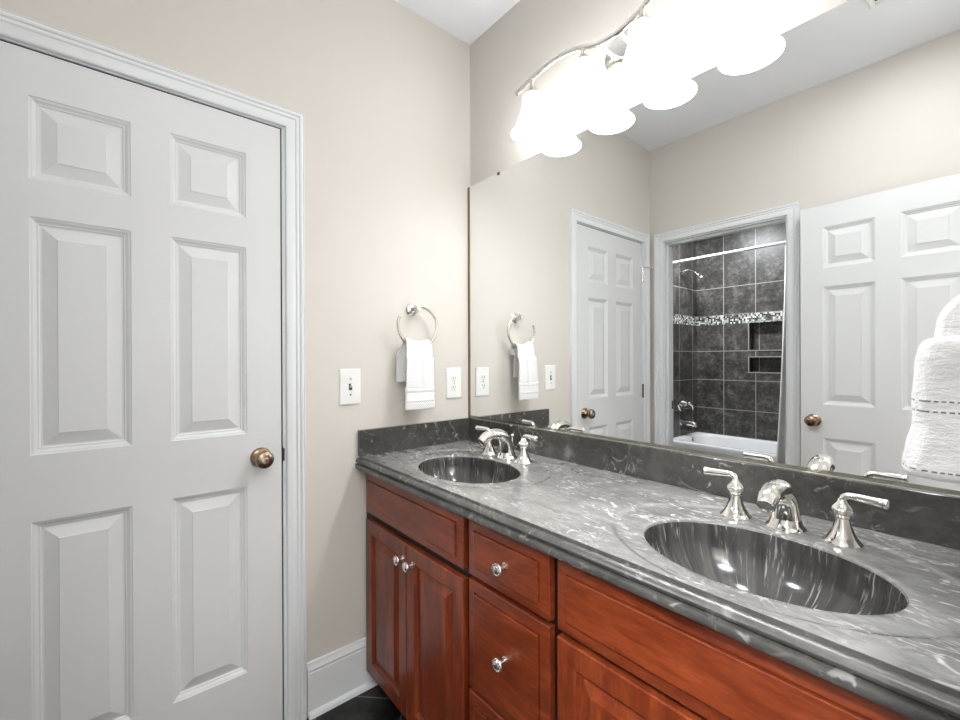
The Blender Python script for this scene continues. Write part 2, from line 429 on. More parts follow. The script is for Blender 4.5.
# baseboards
BB = [(0, 0), (.014, 0), (.014, .150), (.0125, .153), (.0125, .156), (.015, .159), (.015, .163), (.011, .170), (.008, .177), (.007, .184), (0, .186)]
SHOE = [(.014, 0), (.030, 0), (.029, .006), (.026, .012), (.020, .016), (.014, .018)]
def baseboard(name, segs, P):
    mb = MB()
    for a, b_ in segs:
        for prof in (BB, SHOE):
            mb.rings([[P(a, h, z) for h, z in prof], [P(b_, h, z) for h, z in prof]], True, True, True)
    return struct(mb.build(name, M_WHITE, smooth=20))
baseboard('baseboard_left', [(-.751, -.03)], lambda s, h, z: (h, s, z))
baseboard('baseboard_front', [(.875, XR-.03)], lambda s, h, z: (s, YF+h, z))
baseboard('baseboard_right', [(-.74, -.60)], lambda s, h, z: (XR-h, s, z))
baseboard('baseboard_hall', [(-2.5, .12)], lambda s, h, z: (2.75-h, s, z))

# ---------------------------------------------------------------- six panel door leaf
def leaf_mesh(W, zt, T=.035, z0=.012, cols=(.1055, .3065, .3975, .5985)):
    """leaf in local (s 0..W from knob edge, t up); front face at d=0 (towards +d), back at -T"""
    c1, c2, c3, c4 = cols
    pc = [(c1, c2), (c3, c4)]; pr = [(.238, .846), (1.017, 1.623), (1.719, 1.929)]
    us = [0, c1, c2, c3, c4, W]; vs = [z0, .238, .846, 1.017, 1.623, 1.719, 1.929, zt]
    mb = MB()
    for sgn, d0 in ((1, 0), (-1, -T)):
        for a, b_ in zip(us, us[1:]):
            for c, d in zip(vs, vs[1:]):
                if (a, b_) in pc and (c, d) in pr:
                    rr = []
                    for ins, dep in ((0, 0), (.0015, -.0022), (.006, -.0035), (.0125, -.0085), (.0155, -.0088), (.0175, -.0115), (.0215, -.0120), (.0510, -.0030), (.0518, -.0014)):
                        y = d0 + sgn*dep
                        rr.append([(a+ins, y, c+ins), (b_-ins, y, c+ins), (b_-ins, y, d-ins), (a+ins, y, d-ins)])
                    mb.rings(rr, True, False, True)
                else: mb.add([(a, d0, c), (b_, d0, c), (b_, d0, d), (a, d0, d)], [(0, 1, 2, 3)])
    o = [(0, z0), (W, z0), (W, zt), (0, zt)]
    mb.rings([[(u, 0, v) for u, v in o], [(u, -T, v) for u, v in o]])
    return mb
def place(mb, P):
    mb.v = [tuple(P(*p)) for p in mb.v]; return mb
def knob_parts(parent, pos, axis, locking=True):
    k = MB().lathe([(.005, .018), (.0125, .019), (.012, .028), (.016, .033), (.024, .038), (.0285, .045), (.0285, .052), (.025, .059), (.017, .0635), (.009, .065), (.0, .065)], pos, axis, 36).build('door_knob', M_BRASS, parent, 30, origin=pos)
    MB().lathe([(.0325, .0), (.0325, .004), (.029, .009), (.022, .012), (.018, .018), (.0, .018)], pos, axis, 36).build('rosette', M_BRASS, k, 30, origin=pos)
    if locking:
        MB().lathe([(.0105, .0651), (.0105, .0664), (.0075, .0668), (.007, .0685), (.0, .069)], pos, axis, 24).build('lock_button', M_CHROME, k, 30, origin=pos)
    return k
def hinge(parent, pos, Pd, along=.09, knuckle_mat=M_STEEL, name='hinge'):
    """pos: knuckle axis centre"""
    x, y, z = pos; mb = MB()
    mb.tube([(x, y, z-along/2), (x, y, z+along/2)], .0055, 12)
    for q in (-.5, .5): mb.lathe([(.0, -.004), (.004, -.003), (.0045, 0), (.003, .003), (0, .004)], (x, y, z+q*along), 'z', 10)
    dx, dy = Pd; mb.box((x-abs(dy)*.001-abs(dx)*.0, y, z-along/2), (x+dx*.012+.001, y+dy*.016, z+along/2))
    return mb.build(name, knuckle_mat, parent, 30, origin=pos)

WD = .7110
door1 = struct(empty('door_1', (0, -1.541, 0)), 'closed white six panel door in the left wall')
leaf = place(leaf_mesh(WD, 2.0435), lambda s, d, t: (d-.002, -.8300-s, t)).build('door_leaf', M_DOOR, door1, 20)
jamb(lambda s, t, h: (h, s, t), LJ[0], LJ[1], J1[0], J1[1], 2.0482, DTOP, (-.042, -.12)).build('door_jamb', M_WHITE, door1, 0)
ws = MB(); ws.box((-.034, LJ[1], .012), (-.0055, LJ[1]-.0040, 2.0482)); ws.box((-.034, LJ[0], .012), (-.0075, LJ[0]+.0038, 2.0442)); ws.box((-.034, LJ[0], 2.0482), (-.0055, LJ[1], 2.0442)); ws.build('gap_shade_strip', M_BLACK, door1, 0)  # black strips paint the shade of the door gap and stop light leaks
knob_parts(door1, (-.002, -.895, .934), 'x')
sp = MB().box((-.012, -.8240, .905), (-.001, -.8262, .962)).box((-.001, -.8200, .912), (.0008, -.8262, .955)).build('strike_plate', M_DARKM, door1, 0)
for zc, mm, nm in ((1.83, M_STEEL, 'hinge'), (1.035, M_BRASS, 'hinge'), (.25, M_BRASS, 'hinge')):
    hg = hinge(door1, (.005, -1.5425, zc), (0, -1), .09, mm)
    if zc > 1.8:
        st = MB(); st.tube([(.006, -1.5425, zc+.05), (.03, -1.562, zc+.052), (.045, -1.578, zc+.05)], .0035, 10)
        st.lathe([(.008, 0), (.008, .008), (.0, .009)], (.045, -1.578, zc+.05), Vector((.6, -.6, 0)), 14)
        st.build('hinge_pin_stop', M_STEEL, hg, 30)

# tub doorway: jambs with hinge leaves and strike
door3 = struct(empty('door_3', (.106, YF, 0)), 'open doorway to the tub room')
jamb(lambda s, t, h: (s, YF+h, t), .106, .808, OP[0], OP[1], 2.046, DTOP, (-.035, -.075)).build('door_jamb', M_WHITE, door3, 0)
for zc, mm in ((1.83, M_STEEL), (1.035, M_BRASS)):
    MB().box((.8055, YF-.118, zc-.045), (.8085, YF-.088, zc+.045)).tube([(.803, YF-.122, zc-.045), (.803, YF-.122, zc+.045)], .0055, 10).build('hinge', mm, door3, 30)
MB().box((.1045, YF-.112, .905), (.1085, YF-.082, .962)).build('strike_plate', M_DARKM, door3, 0)

# entrance door, swung open against the front wall
HX, HY = 1.5995, -1.533; FX, FY = .8925, -1.5735
dv = Vector((HX-FX, HY-FY, 0)); dl = dv.length; du = dv/dl; dn = Vector((-du.y, du.x, 0))
door2 = struct(empty('door_2', (HX, HY, 0)), 'white six panel entrance door standing open beside the tub doorway, seen in the mirror')
def PD2(s, d, t):
    p = Vector((FX, FY, 0)) + du*s + dn*d; return (p.x, p.y, t)
place(leaf_mesh(dl, 2.0435, cols=(.096, .300, .389, .593)), PD2).build('door_leaf', M_DOOR, door2, 20)
kp = PD2(.059, 0, .932); knob_parts(door2, kp, dn)
MB().box(PD2(-.0012, -.024, .90), PD2(.0, -.008, .965)).build('latch_plate', M_DARKM, door2, 0)
for zc in (1.83, 1.035, .25): hinge(door2, (HX-.002, HY+.006, zc), (0, 1), .09, M_BRASS)
jamb(lambda s, t, h: (XR-h, s, t), -1.54, -.82, EN[0], EN[1], 2.0465, DTOP, (-.042, -.12)).build('door_jamb', M_WHITE, door2, 0)
struct(casing(-1.5465, -.8135, 2.0525, lambda s, t, h: (XR-h, s, t)).build('trim_6', M_WHITE, smooth=25))

# ---------------------------------------------------------------- mirror
mir = MB(); X0, X1, Z0, Z1 = .0012, XR-.004, .9885, 2.0455
mir.add([(X0, MY, Z0), (X1, MY, Z0), (X1, MY, Z1), (X0, MY, Z1)], [(0, 1, 2, 3)], 0)
q = [(X0, Z0), (X1, Z0), (X1, Z1), (X0, Z1)]
mir.rings([[(x, MY, z) for x, z in q], [(x, -.0015, z) for x, z in q]], True, False, True, 1)
mo = MB(); mo.v, mo.f, mo.mi = mir.v, mir.f, mir.mi
mirror = empty('vanity_mirror', (.8, MY, Z0)); tag(mirror, 'wide frameless plate mirror above the grey marble backsplash', 'mirror')
mo.build('mirror_pane', [M_MIRROR, M_MEDGE], mirror, 0)
MB().box((X0, MY-.0008, Z0), (.0165, MY-.0002, Z1)).build('worn_edge', M_WORN, mirror, 0)['label'] = 'brown desilvered side edge'
MB().box((.0165, MY-.0008, Z0), (X1, MY-.0002, Z0+.0115)).build('worn_edge', M_WORNB, mirror, 0)['label'] = 'dull greenish bottom edge'
MB().box((.021, MY-.0035, .9883), (X1, MY-.0009, .9915)).build('bottom_channel', M_STEEL, mirror, 0)
for cx in (.212, 1.388):
    MB().box((cx-.006, MY-.003, Z1-.009), (cx+.006, -.0005, Z1+.002)).build('mirror_clip', M_DARKM, mirror, 0)

# ---------------------------------------------------------------- vanity cabinets
YFR, YD = -.522, -.542; CT, CB = .8455, .886   # frame face, door face; counter underside
def raised_front(mb, x0, x1, z0, z1, mi=0):
    rr = []
    for ins, y in ((0, YFR), (0, YD+.004), (.0015, YD+.0025), (.026, YD-.0012), (.0272, YD+.0022), (.0290, YD+.0022), (.0292, YD-.0045), (.031, YD-.0055)):
        rr.append([(x0+ins, y, z0+ins), (x1-ins, y, z0+ins), (x1-ins, y, z1-ins), (x0+ins, y, z1-ins)])
    return mb.rings(rr, True, True, True, mi)
def panel_door(mb, x0, x1, z0, z1):
    """outer frame with moulded raised centre panel"""
    F = .052; rr = []
    for ins, y in ((0, YFR), (0, YD+.003), (.002, YD), (F-.006, YD), (F-.003, YD+.002), (F, YD+.008), (F+.0055, YD+.011), (F+.0075, YD+.011), (F+.030, YD+.002), (F+.0315, YD+.0012)):
        rr.append([(x0+ins, y, z0+ins), (x1-ins, y, z0+ins), (x1-ins, y, z1-ins), (x0+ins, y, z1-ins)])
    return mb.rings(rr, True, True, True)
def cab_knob(parent, x, z, ybase):
    p = (x, ybase, z)
    k = MB(); k.lathe([(.0095, 0), (.0095, .002), (.006, .004), (.0048, .010), (.0048, .017), (.008, .020), (.0148, .0225), (.0158, .0255), (.0145, .029), (.012, .0305), (.0105, .0302), (.009, .032), (.005, .0335), (0, .034)], p, '-y', 28)
    for j in range(16):   # beaded rim
        a = 2*PI*j/16; k.lathe([(0, -.0022), (.0018, -.0012), (.0018, .0012), (0, .0022)], (x+.0128*math.cos(a), ybase-.0298, z+.0128*math.sin(a)), '-y', 6)
    return k.build('cabinet_knob', M_CHROME, parent, 40, origin=p)
def cabinet(name, label, x0, x1, stiles, rails):
    e = empty(name, ((x0+x1)/2, -.25, 0)); tag(e, label, 'cabinet')
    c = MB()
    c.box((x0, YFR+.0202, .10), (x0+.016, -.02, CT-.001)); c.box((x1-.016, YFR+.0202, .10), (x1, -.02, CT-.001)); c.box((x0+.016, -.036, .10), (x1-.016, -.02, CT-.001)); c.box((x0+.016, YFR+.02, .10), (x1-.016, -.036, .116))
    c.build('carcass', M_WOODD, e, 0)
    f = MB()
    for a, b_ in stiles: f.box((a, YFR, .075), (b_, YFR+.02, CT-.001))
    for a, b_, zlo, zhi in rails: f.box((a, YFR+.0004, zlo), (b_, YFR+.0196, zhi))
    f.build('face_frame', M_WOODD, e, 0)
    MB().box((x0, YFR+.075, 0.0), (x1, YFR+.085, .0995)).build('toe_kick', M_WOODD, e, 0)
    return e
XA, XB = .647, .953
cl = cabinet('sink_base_cabinet', 'cherry wood sink cabinet with two doors at the far end, against the left wall', .002, XA-.0005, [(.002, .034), (.606, XA-.0005)], [(.034, .606, .64, .70), (.034, .606, .80, CT-.001), (.034, .606, .075, .12)])
raised_front(MB(), .036, .636, .684, .8345).build('false_front', M_WOODH, cl, 15)
d = panel_door(MB(), .036, .3325, .083, .657).build('door', M_WOODV, cl, 15); cab_knob(d, .3185, .606, YD)
d = panel_door(MB(), .3355, .636, .083, .657).build('door', M_WOODV, cl, 15); cab_knob(d, .3775, .606, YD)
cm = cabinet('drawer_base_cabinet', 'cherry wood cabinet with a column of drawers between the two sink cabinets', XA+.0005, XB-.0005, [(XA+.0005, .668), (.930, XB-.0005)], [(.668, .930, .662, .70), (.668, .930, .36, .40), (.668, .930, .80, CT-.001), (.668, .930, .075, .12)])
for z0, z1, kz in ((.684, .8345, .757), (.384, .671, .532), (.083, .374, .23)):
    d = raised_front(MB(), .659, .942, z0, z1).build('drawer', M_WOODH, cm, 15); cab_knob(d, .810, kz+.003, YD-.0055)
cr = cabinet('sink_base_cabinet', 'cherry wood sink cabinet below the large near sink, right of the drawers', XB+.0005, XR-.002, [(XB+.0005, .985), (1.566, XR-.002)], [(.985, 1.566, .64, .70), (.985, 1.566, .80, CT-.001), (.985, 1.566, .075, .12)])
raised_front(MB(), .9635, 1.588, .680, .8345).build('false_front', M_WOODH, cr, 15)
d = panel_door(MB(), .9635, 1.274, .083, .665).build('door', M_WOODV, cr, 15); cab_knob(d, 1.248, .604, YD)
d = panel_door(MB(), 1.277, 1.588, .083, .665).build('door', M_WOODV, cr, 15); cab_knob(d, 1.303, .604, YD)

# ---------------------------------------------------------------- worktop
ZT = .889; YB = -.028; YFRONT = -.548
top = empty('vanity_worktop', (.8, -.29, CT)); tag(top, 'grey veined marble double vanity top with two oval bowls and backsplash with shade painted in', 'countertop')
SA, SB_ = .205, .148
SINKS = [(.402, -.340), (1.275, -.343)]
slab = MB()
xm = (SINKS[0][0]+SINKS[1][0])/2
for (sx, sy), (bx0, bx1) in zip(SINKS, ((0, xm), (xm, XR))):
    angs = [2*PI*k/120 for k in range(120)]
    for cx, cy in ((bx0, YFRONT), (bx1, YFRONT), (bx0, -.0), (bx1, -.0)): angs.append(math.atan2(cy-sy, cx-sx) % (2*PI))
    angs = sorted(angs)
    def rect_hit(a):
        c, s = math.cos(a), math.sin(a); t = 1e9
        if c > 1e-9: t = min(t, (bx1-sx)/c)
        if c < -1e-9: t = min(t, (bx0-sx)/c)
        if s > 1e-9: t = min(t, (0-sy)/s)
        if s < -1e-9: t = min(t, (YFRONT-sy)/s)
        return (sx+t*c, sy+t*s)
    def ell(a, A, B, cy=None):
        # point of the ellipse in polar direction a
        c, s = math.cos(a), math.sin(a); r = 1/math.sqrt((c/A)**2+(s/B)**2); return (sx+r*c, sy+r*s)
    def outer(a, k):
        # groove oval: centred a little behind the bowl, reaches round the taps
        oy = sy+.032; A, B = .292*k, .230*k
        c, s = math.cos(a), math.sin(a); dy = sy-oy
        qa = (c/A)**2+(s/B)**2; qb = 2*s*dy/B**2; qc = dy*dy/B**2-1
        r = (-qb+math.sqrt(qb*qb-4*qa*qc))/(2*qa)
        x, y = sx+r*c, sy+r*s
        return (x, y)
    def clampf(p): return (p[0], max(p[1], YFRONT+.012))
    rr = [[(*rect_hit(a), ZT) for a in angs]]
    D = -.0035
    for k, z in ((1.02, 0), (1.0, -.0004), (.985, -.0015), (.972, -.0032), (.95, D), (.93, D)):
        rr.append([(*clampf(outer(a, k)), ZT+z) for a in angs])
    rr.append([(*ell(a, SA*1.07, SB_*1.09), ZT+D) for a in angs])
    for ins, z in ((1.025, D-.0003), (1.008, D-.0016), (1.0, D-.005)):
        rr.append([(*ell(a, SA*ins, SB_*ins), ZT+z) for a in angs])
    slab.rings(rr, True)
# edge profile along the front
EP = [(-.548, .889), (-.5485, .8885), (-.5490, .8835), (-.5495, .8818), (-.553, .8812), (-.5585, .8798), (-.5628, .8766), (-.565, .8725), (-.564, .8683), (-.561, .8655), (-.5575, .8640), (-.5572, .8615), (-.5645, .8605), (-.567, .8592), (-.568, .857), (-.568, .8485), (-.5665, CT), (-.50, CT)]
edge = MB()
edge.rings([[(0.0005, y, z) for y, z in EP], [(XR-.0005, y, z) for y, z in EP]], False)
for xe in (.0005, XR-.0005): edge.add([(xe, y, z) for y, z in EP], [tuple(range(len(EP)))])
edge.build('moulded_edge', M_EDGE, top, 30)['label'] = 'moulded front edge with shade painted in'
slab.build('worktop_slab', M_MARBLE, top, 30)
for si, (sx, sy) in enumerate(SINKS):
    bw = MB(); rr = []
    D = -.0035; depth = .155; n = 96
    prof = [(1.0, -.005), (.993, -.012), (.985, -.022)]
    for k in range(1, 19):
        t = k/18*PI/2*.93; prof.append((.985*math.cos(t)**.9, -.022-(depth-.022)*math.sin(t)/math.sin(PI/2*.93)))
    for s_, z in prof: rr.append([(sx+SA*s_*math.cos(2*PI*j/n), sy+SB_*s_*math.sin(2*PI*j/n), ZT+D+z) for j in range(n)])
    bw.rings(rr, True, False, True)
    bo = bw.build('sink_bowl', M_BOWL, top, 60, origin=(sx, sy, ZT))
    MB().lathe([(.031, -.0), (.031, .002), (.027, .0035), (.022, .002), (.0205, .006), (.015, .009), (0, .010)], (sx, sy, ZT+D-depth), 'z', 32).build('drain', M_CHROME, bo, 30, origin=(sx, sy, ZT+D-depth))
ZS = .988
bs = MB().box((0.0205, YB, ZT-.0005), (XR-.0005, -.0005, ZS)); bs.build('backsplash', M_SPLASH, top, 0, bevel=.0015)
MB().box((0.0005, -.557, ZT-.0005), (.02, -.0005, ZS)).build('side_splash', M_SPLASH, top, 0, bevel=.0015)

# ---------------------------------------------------------------- taps
def faucet(label, bx, hl, hr):
    """bx spout x; hl, hr handle x"""
    e = empty('bathroom_faucet', (bx, -.135, ZT-.0035)); tag(e, label, 'faucet', 'widespread faucets')
    z0 = ZT-.0033; y0 = -.137
    sp = MB()
    # arched spout as a tapering flattened tube
    path = spline([(bx, y0, z0+.008), (bx, y0-.002, z0+.040), (bx, y0-.012, z0+.070), (bx, y0-.036, z0+.091), (bx, y0-.072, z0+.0975), (bx, y0-.104, z0+.091), (bx, y0-.124, z0+.077)], 7)
    L = len(path); rad = []
    for i in range(L):
        t = i/(L-1); rad.append(.0295*(1-t) + .0175*t - .0005*math.sin(PI*t))
    sp.tube(path, rad, 24, flat=(.88, 1.0))
    so = sp.build('spout', M_CHROME, e, 50)
    p0 = path[-1]; dr = (path[-1]-path[-2]).normalized()
    MB().lathe([(.0155, -.004), (.0165, .0), (.0165, .005), (.0145, .006), (.0125, .004), (.0, .004)], p0, dr, 24).build('aerator', M_CHROME, so, 30)
    MB().lathe([(.0375, 0), (.038, .003), (.036, .006), (.0335, .008), (.0315, .012), (.030, .017), (.0285, .022)], (bx, y0, z0), 'z', 40).build('spout_base', M_CHROME, so, 30)
    MB().tube([(bx, y0+.028, z0+.01), (bx, y0+.028, z0+.075)], .0028, 10).lathe([(.0, 0), (.0055, .002), (.0065, .006), (.0045, .011), (0, .013)], (bx, y0+.028, z0+.075), 'z', 16).build('lift_rod', M_CHROME, so, 30)
    for hx, sg, hy in ((hl, -1, y0-.006), (hr, 1, y0-.006)):
        h = MB().lathe([(.032, 0), (.0325, .003), (.0305, .0055), (.028, .0075), (.0245, .013), (.019, .023), (.0150, .034), (.0125, .044), (.0118, .050), (.0138, .052), (.0138, .055), (.0128, .057), (.0165, .063), (.0188, .068), (.0175, .072), (.0125, .077), (.009, .082), (.0075, .088), (.0, .089)], (hx, hy, z0), 'z', 40).build('handle', M_CHROME, e, 30)
        lv = spline([(hx, hy, z0+.082), (hx+sg*.002, hy, z0+.091), (hx+sg*.010, hy-.001, z0+.0965), (hx+sg*.022, hy-.002, z0+.0968), (hx+sg*.042, hy-.004, z0+.096), (hx+sg*.059, hy-.006, z0+.0955), (hx+sg*.0615, hy-.0063, z0+.0953)], 6)
        n = len(lv); rr = []
        for i in range(n):
            t = i/(n-1); rr.append(.0066 if t < .35 else (.0062+.0028*((t-.35)/.6)**.8 if t < .95 else .0078))
        MB().tube(lv, rr, 16).lathe([(.0078, 0), (.0092, .002), (.0092, .006), (.006, .009), (0, .0095)], lv[-1], Vector((sg, -.12, -.01)), 16).build('lever', M_CHROME, h, 40)
    return e
faucet('polished nickel faucet with two lever handles behind the far sink by the side splash', .385, .290, .478)
faucet('polished nickel faucet with two lever handles behind the large near sink', 1.270, 1.172, 1.368)

# ---------------------------------------------------------------- vanity light bar
vl = empty('vanity_light', (.81, 0, 2.245)); tag(vl, 'polished nickel wavy vanity light bar with four frosted bell shades', 'wall light')
LY = -.0975
bp = MB().lathe([(.062, 0), (.062, .006), (.056, .013), (.044, .019), (.030, .022), (0, .023)], (.80, -.0005, 2.248), '-y', 48, sx=1.25)
bp.build('back_plate', M_CHROME, vl, 30)
for ax in (.772, .838):
    MB().tube(spline([(ax, -.015, 2.236), (ax, -.05, 2.236), (ax, LY, 2.243)], 5), .0065, 14).lathe([(.010, 0), (.010, .006), (.007, .009), (0, .009)], (ax, -.018, 2.236), '-y', 18).build('arm', M_CHROME, vl, 30)
bar = spline([(.402, LY, 2.258), (.44, LY, 2.270), (.52, LY, 2.284), (.60, LY, 2.290), (.68, LY, 2.276), (.745, LY, 2.250), (.81, LY, 2.240), (.875, LY, 2.250), (.94, LY, 2.276), (1.02, LY, 2.290), (1.10, LY, 2.284), (1.18, LY, 2.270), (1.218, LY, 2.258)], 8)
MB().tube(bar, [.0085]*len(bar), 16, flat=(1.25, .7)).build('bar', M_CHROME, vl, 40)
def bar_z(x):
    return min(bar, key=lambda p: abs(p.x-x)).z
for lx in (.483, .706, .913, 1.138):
    zb = bar_z(lx)
    sh = MB().lathe([(0.033, 2.2125), (0.0355, 2.208), (0.0358, 2.199), (0.0352, 2.188), (0.0372, 2.172), (0.042, 2.153), (0.0485, 2.132), (0.0545, 2.112), (0.0615, 2.096), (0.07, 2.0845), (0.077, 2.0785), (0.077, 2.0765), (0.0745, 2.077), (0.068, 2.082), (0.0585, 2.096), (0.0515, 2.112), (0.0455, 2.132), (0.039, 2.153), (0.0342, 2.172), (0.0325, 2.188), (0.0325, 2.205)], (lx, LY, 0), 'z', 48, cap0=False, cap1=False)
    so = sh.build('lamp_shade', M_SHADE, vl, 60)
    MB().lathe([(.0, zb-2.213), (.006, zb-2.213), (.0075, zb-2.217), (.0085, .034), (.012, .028), (.016, .022), (.021, .015), (.029, .008), (.0335, .002), (.0335, -.002), (.030, -.003), (0, -.003)], (lx, LY, 2.213), 'z', 32).build('socket_cap', M_SATIN, so, 30)
    MB().lathe([(.0, 2.102), (.012, 2.104), (.022, 2.112), (.0275, 2.125), (.027, 2.140), (.021, 2.156), (.014, 2.168), (.013, 2.195), (0, 2.200)], (lx, LY, 0), 'z', 24).build('light_bulb', M_BULB, so, 60)

# ---------------------------------------------------------------- towel rings and towels
def towel_ring(label, P):
    """P(d, y, z): d distance from the wall"""
    e = empty('towel_ring', P(0, -.318, 1.463)); tag(e, label, 'towel ring', 'towel rings beside the mirror')
    o = Vector(P(0, -.318, 1.463)); ax = Vector(P(1, -.318, 1.463))-o
    MB().lathe([(.027, .0005), (.027, .004), (.023, .009), (.019, .011), (.0125, .014), (.0115, .040), (.0135, .044), (.0135, .052), (.011, .056), (0, .057)], o, ax, 32).build('mount', M_CHROME, e, 30)
    cy, cz, R = -.317, 1.396, .078; pts = []
    for k in range(41):
        a = math.radians(80 - 282*k/40)      # from beside the mount, clockwise round to the open tip
        pts.append(P(.050, cy+.0925*math.cos(a), cz+(R if math.sin(a) > 0 else .090)*math.sin(a)))
    pts = [P(.050, -.322, 1.466)] + pts
    MB().tube(pts, [.0062]*(len(pts)), 14).lathe([(0, -.004), (.0066, -.002), (.007, .002), (0, .005)], pts[-1], Vector(pts[-1])-Vector(pts[-2]), 14).build('ring', M_SATIN, e, 40)
    return e
def sheet(mb, prof, wl, wr, P, nv=26, amp=.002, seed=0, fold=None, lift=None, top=0):
    """prof: list of (d, z); wl, wr functions of t in 0..1; builds one thin-skinned cloth strip"""
    rows = []; n = len(prof)
    for i, (d_, z) in enumerate(prof):
        t = i/(n-1); row = []
        for j in range(nv+1):
            s = j/nv; y = wl(t)+(wr(t)-wl(t))*s
            nz = noise.noise(Vector((y*22+seed, z*14, seed*3.1)))*amp
            fd = fold(t, s) if fold else 0
            zl = lift(y)*max(0, 1-abs(i-top)/(n*.42))**1.5 if lift else 0
            row.append(P(d_+nz+fd, y, z+zl+noise.noise(Vector((y*18, seed, z*5)))*amp*.6))
        rows.append(row)
    mb.rings(rows, False)
def smooth_prof(pts, n=6): return [(p[0], p[1]) for p in spline([(a, b_, 0) for a, b_ in pts], n)]
PL = lambda d_, y, z: (d_, y, z)
PR = lambda d_, y, z: (XR-d_, y+.086, z)
towel_ring('nickel towel ring holding a small towel on the left wall beside the mirror', PL)
towel_ring('nickel towel ring on the right wall at the picture edge, mostly out of view', PR)

tw = empty('hand_towel', (.06, -.31, 1.06)); tag(tw, 'small white waffle hand towel hanging from the ring on the left wall', 'towel', 'hand towels beside the mirror')
ff = MB()
prof = smooth_prof([(.030, 1.302), (.0355, 1.317), (.050, 1.323), (.064, 1.317), (.0695, 1.306), (.0725, 1.290), (.0735, 1.268), (.0745, 1.258), (.082, 1.256), (.0845, 1.249), (.085, 1.240), (.085, 1.20), (.086, 1.165), (.087, 1.146), (.082, 1.1425), (.088, 1.138), (.0885, 1.131), (.083, 1.1275), (.087, 1.122), (.088, 1.10), (.0885, 1.092), (.083, 1.088), (.087, 1.084), (.086, 1.058)], 5)
ringlift = lambda y: .070*(1-math.sqrt(max(.05, 1-((y+.317)/.0925)**2)))
crease = lambda t, s: -.009*math.exp(-((s-.52)/.07)**2)*max(0, min(1, (t-.2)*6))*max(0, 1-(t-.2)*1.6) - .006*(2*abs(s-.5))**4
sheet(ff, prof, lambda t: -.376-.020*min(1, t*1.5), lambda t: -.268+.004*t, PL, 30, .0022, 1.3, crease, ringlift, 10)
o = ff.build('front_flap', M_TOWEL, tw, 60, recalc=False); sd = o.modifiers.new('s', 'SOLIDIFY'); sd.thickness = .008; sd.offset = -1
bf = MB()
prof = smooth_prof([(.0325, 1.312), (.0305, 1.300), (.0285, 1.29), (.027, 1.27), (.025, 1.24), (.0235, 1.20), (.0225, 1.165)], 5)
sheet(bf, prof, lambda t: -.376-.026*min(1, t*2.2), lambda t: -.29, PL, 24, .002, 4.1)
o = bf.build('back_flap', M_TOWEL, tw, 60, recalc=False); sd = o.modifiers.new('s', 'SOLIDIFY'); sd.thickness = .008; sd.offset = 0

tr = empty('hand_towel', (XR-.07, -.22, 1.06)); tag(tr, 'thick white terry towel with grey dashed borders hanging at the right picture edge', 'towel', 'hand towels beside the mirror')
def lump(prof, cy, seed, amp):
    """folded cloth block; prof: (z, left x, half depth in y)"""
    mb = MB(); rows = []; n = 72
    for z, xl, hy in prof:
        xc = (xl+XR-.024)/2; hx = (XR-.024-xl)/2; row = []
        for k in range(n):
            a = 2*PI*k/n; c, s_ = math.cos(a), math.sin(a); e = .62
            x = hx*math.copysign(abs(c)**e, c); y = hy*math.copysign(abs(s_)**e, s_)
            f = 1+amp*noise.noise(Vector((c*2.2+seed, s_*2.2, z*26)))+amp*.4*noise.noise(Vector((c*6, s_*6+seed, z*60)))
            row.append((xc+x*f, cy+y*f, z))
        rows.append(row)
    mb.rings(rows, True, True, True); return mb
def dense(p, n=5): return [(q.x, q.y, q.z) for q in spline(p, n)]
lump(dense([(1.069, 1.472, .080), (1.074, 1.466, .090), (1.085, 1.466, .094), (1.12, 1.471, .092), (1.150, 1.476, .089), (1.19, 1.4765, .089), (1.23, 1.479, .088), (1.262, 1.482, .087), (1.278, 1.486, .085), (1.286, 1.493, .080), (1.289, 1.503, .070)]), -.22, 3.3, .05).build('lower_fold', M_TERRY, tr, 60)
lump(dense([(1.255, 1.500, .066), (1.285, 1.502, .066), (1.305, 1.5035, .065), (1.322, 1.507, .063), (1.338, 1.514, .060), (1.350, 1.524, .055), (1.358, 1.536, .046), (1.362, 1.548, .03)]), -.22, 8.1, .05).build('upper_fold', M_TERRY, tr, 60)

# ---------------------------------------------------------------- switch and outlet
def plate(name, label, cat, yc, zc):
    e = empty(name, (0, yc, zc)); tag(e, label, cat)
    hw, hh = .0415, .068; mb = MB()
    mb.rings([[(x, yc+sy*(hw-i), zc+sz*(hh-i)) for sy, sz in ((-1, -1), (1, -1), (1, 1), (-1, 1))] for x, i in ((.0005, 0), (.003, 0), (.0055, .003), (.006, .006))], True, True, True)
    mb.build('cover_plate', M_PLASTIC, e, 0)
    return e
e = plate('light_switch', 'white toggle light switch plate on the wall right of the door', 'light switch', -.5865, 1.1545)
MB().box((.006, -.5925, 1.1425), (.0072, -.5805, 1.1665)).build('toggle_slot', M_BLACK, e, 0)
MB().tube([(.005, -.5865, 1.154), (.019, -.5865, 1.163)], [.0048, .0036], 10).build('toggle', M_PLASTIC, e, 40)
for q in (-.030, .030): MB().lathe([(.0034, 0), (.0034, .0012), (0, .0014)], (.006, -.5865, 1.1545+q), 'x', 12).build('screw', M_SATIN, e, 30)
e = plate('wall_outlet', 'white duplex power outlet between the hanging towel and the mirror', 'outlet', -.1025, 1.150)
